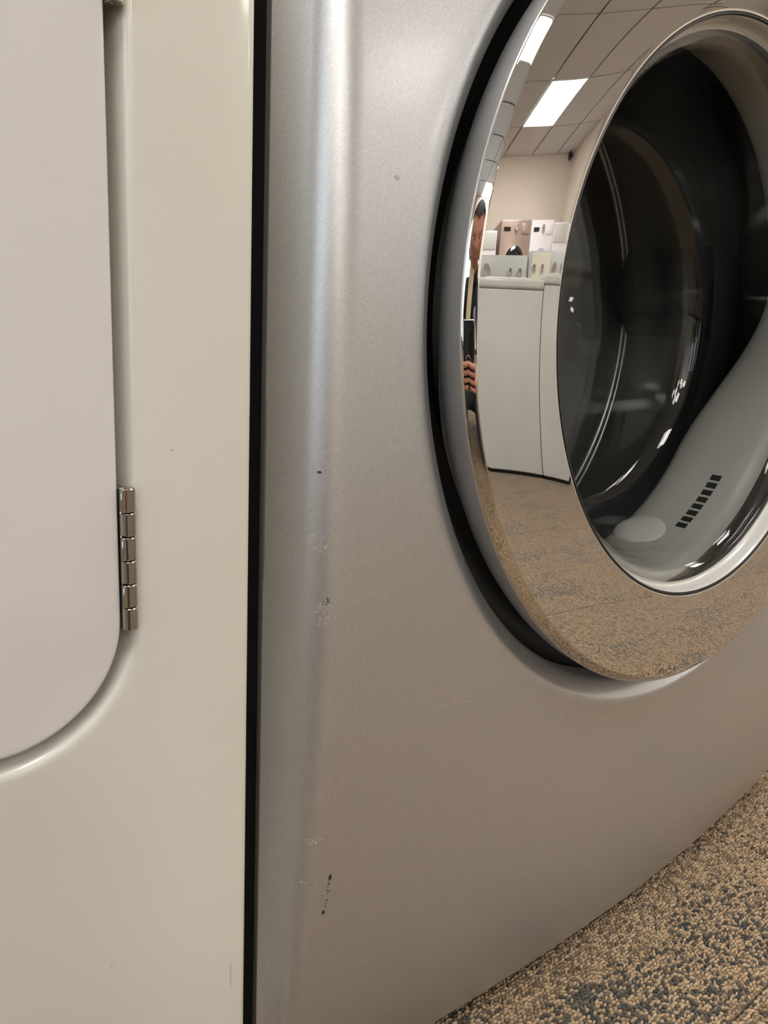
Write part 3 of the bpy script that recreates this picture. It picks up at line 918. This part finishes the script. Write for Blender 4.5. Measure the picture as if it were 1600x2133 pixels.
def ell(name_bm, c, axes, seg=(32, 24)):
    pass
def head_mesh():
    bm = bmesh.new(); bmesh.ops.create_uvsphere(bm, u_segments=48, v_segments=40, radius=1)
    fd = (CP - head_c).normalized(); fd = (fd + FW * .6).normalized()
    side_ = UP.cross(fd).normalized(); up_ = fd.cross(side_)
    for v in bm.verts:
        x, y_, z = v.co      # x side, y front, z up
        sx, sy, sz = .073, .092, .112
        if z < -.1: sx *= 1 - .30 * (-z - .1); sy *= 1 - .12 * (-z - .1)
        px_, py_, pz = x * sx, y_ * sy, z * sz
        if y_ > .2:
            py_ -= .010 * math.exp(-((abs(px_) - .031) / .013) ** 2 - ((pz - .008) / .010) ** 2)      # sockets
            py_ += .022 * math.exp(-(px_ / .010) ** 2) * math.exp(-((pz + .022) / .013) ** 2) + .010 * math.exp(-(px_ / .008) ** 2 - ((pz + .004) / .018) ** 2)  # nose
            py_ += .006 * math.exp(-(px_ / .022) ** 2 - ((pz + .052) / .004) ** 2) + .006 * math.exp(-(px_ / .020) ** 2 - ((pz + .062) / .004) ** 2)   # lips
            py_ += .006 * math.exp(-(px_ / .016) ** 2 - ((pz + .088) / .012) ** 2)   # chin
            py_ += .004 * math.exp(-((abs(px_) - .03) / .02) ** 2 - ((pz - .026) / .006) ** 2)   # brow
        v.co = head_c + side_ * px_ + fd * py_ + up_ * pz
    for s in (1, -1):                                      # ears
        r = bmesh.ops.create_uvsphere(bm, u_segments=12, v_segments=10, radius=1)
        for v in r['verts']:
            x, y_, z = v.co
            v.co = head_c + side_ * (s * .074 + x * .007) + fd * (-.006 + y_ * .016) + up_ * (-.008 + z * .030)
    me = bpy.data.meshes.new('head'); bm.to_mesh(me); bm.free(); return me, fd, side_, up_
hm, fd, side_, up_ = head_mesh()
neck = pl(.0, -.43, .690)
body_chains = [[(neck, .050), (head_c - UP * .075 - fd * .02, .048), (head_c - UP * .02 - fd * .02, .05)],
               [(el_r + (wr_r - el_r) * .45, .036)] + [(el_r + (wr_r - el_r) * .75, .027), (wr_r, .019)],
               [(el_l + (wr_l - el_l) * .45, .036)] + [(el_l + (wr_l - el_l) * .75, .027), (wr_l, .019)]]
bm_ = bmesh.new()
for me_ in (hm, skin_mesh('neck_arms', body_chains)): bm_.from_mesh(me_)
for sg in (1, -1):
    hc = hand(sg); bm_.from_mesh(skin_mesh('palm', [hc[0]]))
    for c_ in hc[1:]: bm_.from_mesh(skin_mesh('finger', [c_]))
me_ = bpy.data.meshes.new('body'); bm_.to_mesh(me_); bm_.free()
o = link('body', me_, M_SKIN, person, loc=PO); tag(o, 'skin of face, neck and hands')
body = o
for s in (1, -1):
    bm = bmesh.new(); bmesh.ops.create_uvsphere(bm, u_segments=16, v_segments=12, radius=.0105)
    for v in bm.verts: v.co = v.co + head_c + side_ * (s * .031) + fd * .066 + up_ * .008
    me = bpy.data.meshes.new('eye'); bm.to_mesh(me); bm.free()
    e = link('eye', me, M_EYE, body)
    bm = bmesh.new(); bmesh.ops.create_uvsphere(bm, u_segments=12, v_segments=8, radius=.0056)
    for v in bm.verts: v.co = v.co + head_c + side_ * (s * .031) + fd * .0722 + up_ * .007
    me = bpy.data.meshes.new('pupil'); bm.to_mesh(me); bm.free()
    link('pupil', me, M_HAIR, body)
def hair():
    bm = bmesh.new(); bmesh.ops.create_uvsphere(bm, u_segments=48, v_segments=36, radius=1)
    kill = [v for v in bm.verts if (v.co.y > .30 and v.co.z < .50 + .25 * abs(v.co.x)) or v.co.z < -.75 or (v.co.y > -.05 and v.co.z < -.15)]
    bmesh.ops.delete(bm, geom=kill, context='VERTS')
    for v in bm.verts:
        x, y_, z = v.co; k = 1 + .025 * math.sin(23 * math.atan2(x, y_) + 5 * z)
        v.co = head_c + side_ * x * .082 * k + fd * (y_ * .101 * k - .004) + up_ * (z * .122 + .004)
    r = bmesh.ops.create_uvsphere(bm, u_segments=24, v_segments=16, radius=1)   # tied bun
    for v in r['verts']:
        v.co = head_c + side_ * v.co.x * .035 + fd * (-.105 + v.co.y * .035) + up_ * (.03 + v.co.z * .038)
    me = bpy.data.meshes.new('hair'); bm.to_mesh(me); bm.free(); return me
o = link('hair', hair(), M_HAIR, person, loc=PO); tag(o, 'black tied back hair')
chest, waist, pel = pl(0, -.545, .52), pl(0, -.62, .36), pl(0, -.66, .25)
jk = skin_mesh('jacket', [[(pel + UP * .02, .135), (waist, .125), (chest, .140), (pl(0, -.50, .615), .105), (neck - UP * .01, .058)],
                          [(pl(0, -.50, .615), .105), (sh_r, .062), (el_r, .046), (el_r + (wr_r - el_r) * .5, .040)],
                          [(pl(0, -.50, .615), .105), (sh_l, .062), (el_l, .046), (el_l + (wr_l - el_l) * .5, .040)]])
o = link('jacket', jk, M_JACKET, person, loc=PO); tag(o, 'black long sleeved top')
hr_, hl_ = pl(-.10, -.64, .24), pl(.10, -.64, .24)
tj = skin_mesh('trousers', [[(pel, .125), (hr_, .090), (pl(-.15, -.24, .085), .062), (pl(-.12, -.46, .060), .052), (pl(-.11, -.64, .050), .040)],
                            [(pel, .125), (hl_, .090), (pl(.15, -.24, .085), .062), (pl(.12, -.46, .060), .052), (pl(.11, -.64, .050), .040)]])
o = link('trousers', tj, M_TROUS, person, loc=PO); tag(o, 'dark trousers')
for s in (1, -1):
    me_ = skin_mesh('shoe', [[(pl(s * .11, -.66, .046), .040), (pl(s * .11, -.74, .042), .038), (pl(s * .11, -.80, .030), .026)]])
    link('shoe', me_, M_BLACK, person, loc=PO)
# pale yellow and lilac cloth at the neck
cl_ = skin_mesh('collar', [[(pl(0, -.44, .655), .066), (pl(0, -.425, .700), .062), (pl(0, -.41, .735), .056)]])
o = link('collar', cl_, M_JACKET, person, loc=PO); tag(o, 'high black collar')
sc_ = skin_mesh('scarf', [[(pl(.03, -.352, .735), .026), (pl(.03, -.365, .665), .030), (pl(.035, -.365, .60), .030), (pl(.04, -.372, .53), .030), (pl(.04, -.385, .46), .026)]])
o = link('scarf', sc_, M_SCARF, person, loc=PO); tag(o, 'pale yellow scarf end')
sc_ = skin_mesh('scarf_end', [[(pl(-.045, -.372, .58), .028), (pl(-.05, -.375, .52), .032), (pl(-.05, -.385, .46), .026)]])
o = link('scarf_end', sc_, M_LILAC, person, loc=PO); tag(o, 'lilac scarf end')

phone = empty('phone', pc); phone.matrix_world = Matrix.Translation(pc) @ Matrix((CR, CU, -CF)).transposed().to_4x4()
tag(phone, 'black smartphone held upright in both hands', 'phone')
box('phone_body', -PW, PW, -PH, PH, -PT, PT, M_PHONE, phone, .0035, 4)
def frame_ring():
    vs, fs = [], []
    outp = []
    for (sx, sz, t0) in ((1, 1, 0), (-1, 1, 90), (-1, -1, 180), (1, -1, 270)):
        for k in range(7):
            t = math.radians(t0 + 15 * k); outp.append((sx * (PW - .009), sz * (PH - .009), math.cos(t), math.sin(t)))
    n = len(outp)
    for (R, z) in ((.0092, PT), (.0104, PT - .0006), (.0104, -PT + .0006), (.0092, -PT)):
        vs += [(a + c * R, b2 + s * R, z) for a, b2, c, s in outp]
    for j in range(3):
        for i in range(n): fs.append((j * n + i, j * n + (i + 1) % n, (j + 1) * n + (i + 1) % n, (j + 1) * n + i))
    return mesh('case_frame', vs, fs)
tag(link('case_frame', frame_ring(), M_CASE, phone), 'glossy clear case edge')
# camera bump: the back faces local -Z
box('camera_bump', .006, .034, .0425, .0735, -PT - .0012, -PT + .001, M_PHONE, phone, .0005, 2)
def disc(name, x, y, r0, r1, z0, z1, material, parent):
    vs, fs = [], []; q = 32
    pr = [(r1, z0), (r1, z1), (r0, z1)] + ([(0.00001, z1)] if r0 == 0 else [(r0, z0)])
    for (r, z) in pr:
        for i in range(q):
            t = 2 * math.pi * i / q; vs.append((x + r * math.cos(t), y + r * math.sin(t), z))
    for j in range(len(pr) - 1):
        for i in range(q): fs.append((j * q + i, j * q + (i + 1) % q, (j + 1) * q + (i + 1) % q, (j + 1) * q + i))
    return link(name, mesh(name, vs, fs), material, parent, angle=40)
disc('phone_lens', .014, .050, 0.004, .0062, -PT, -PT - .0022, M_LENS, phone)
tag(disc('grip_ring', 0, -.012, .0165, .0190, -PT, -PT - .0016, mat('grip_silver', (.75, .73, .68), .2, .8), phone), 'pale ring on the phone back')
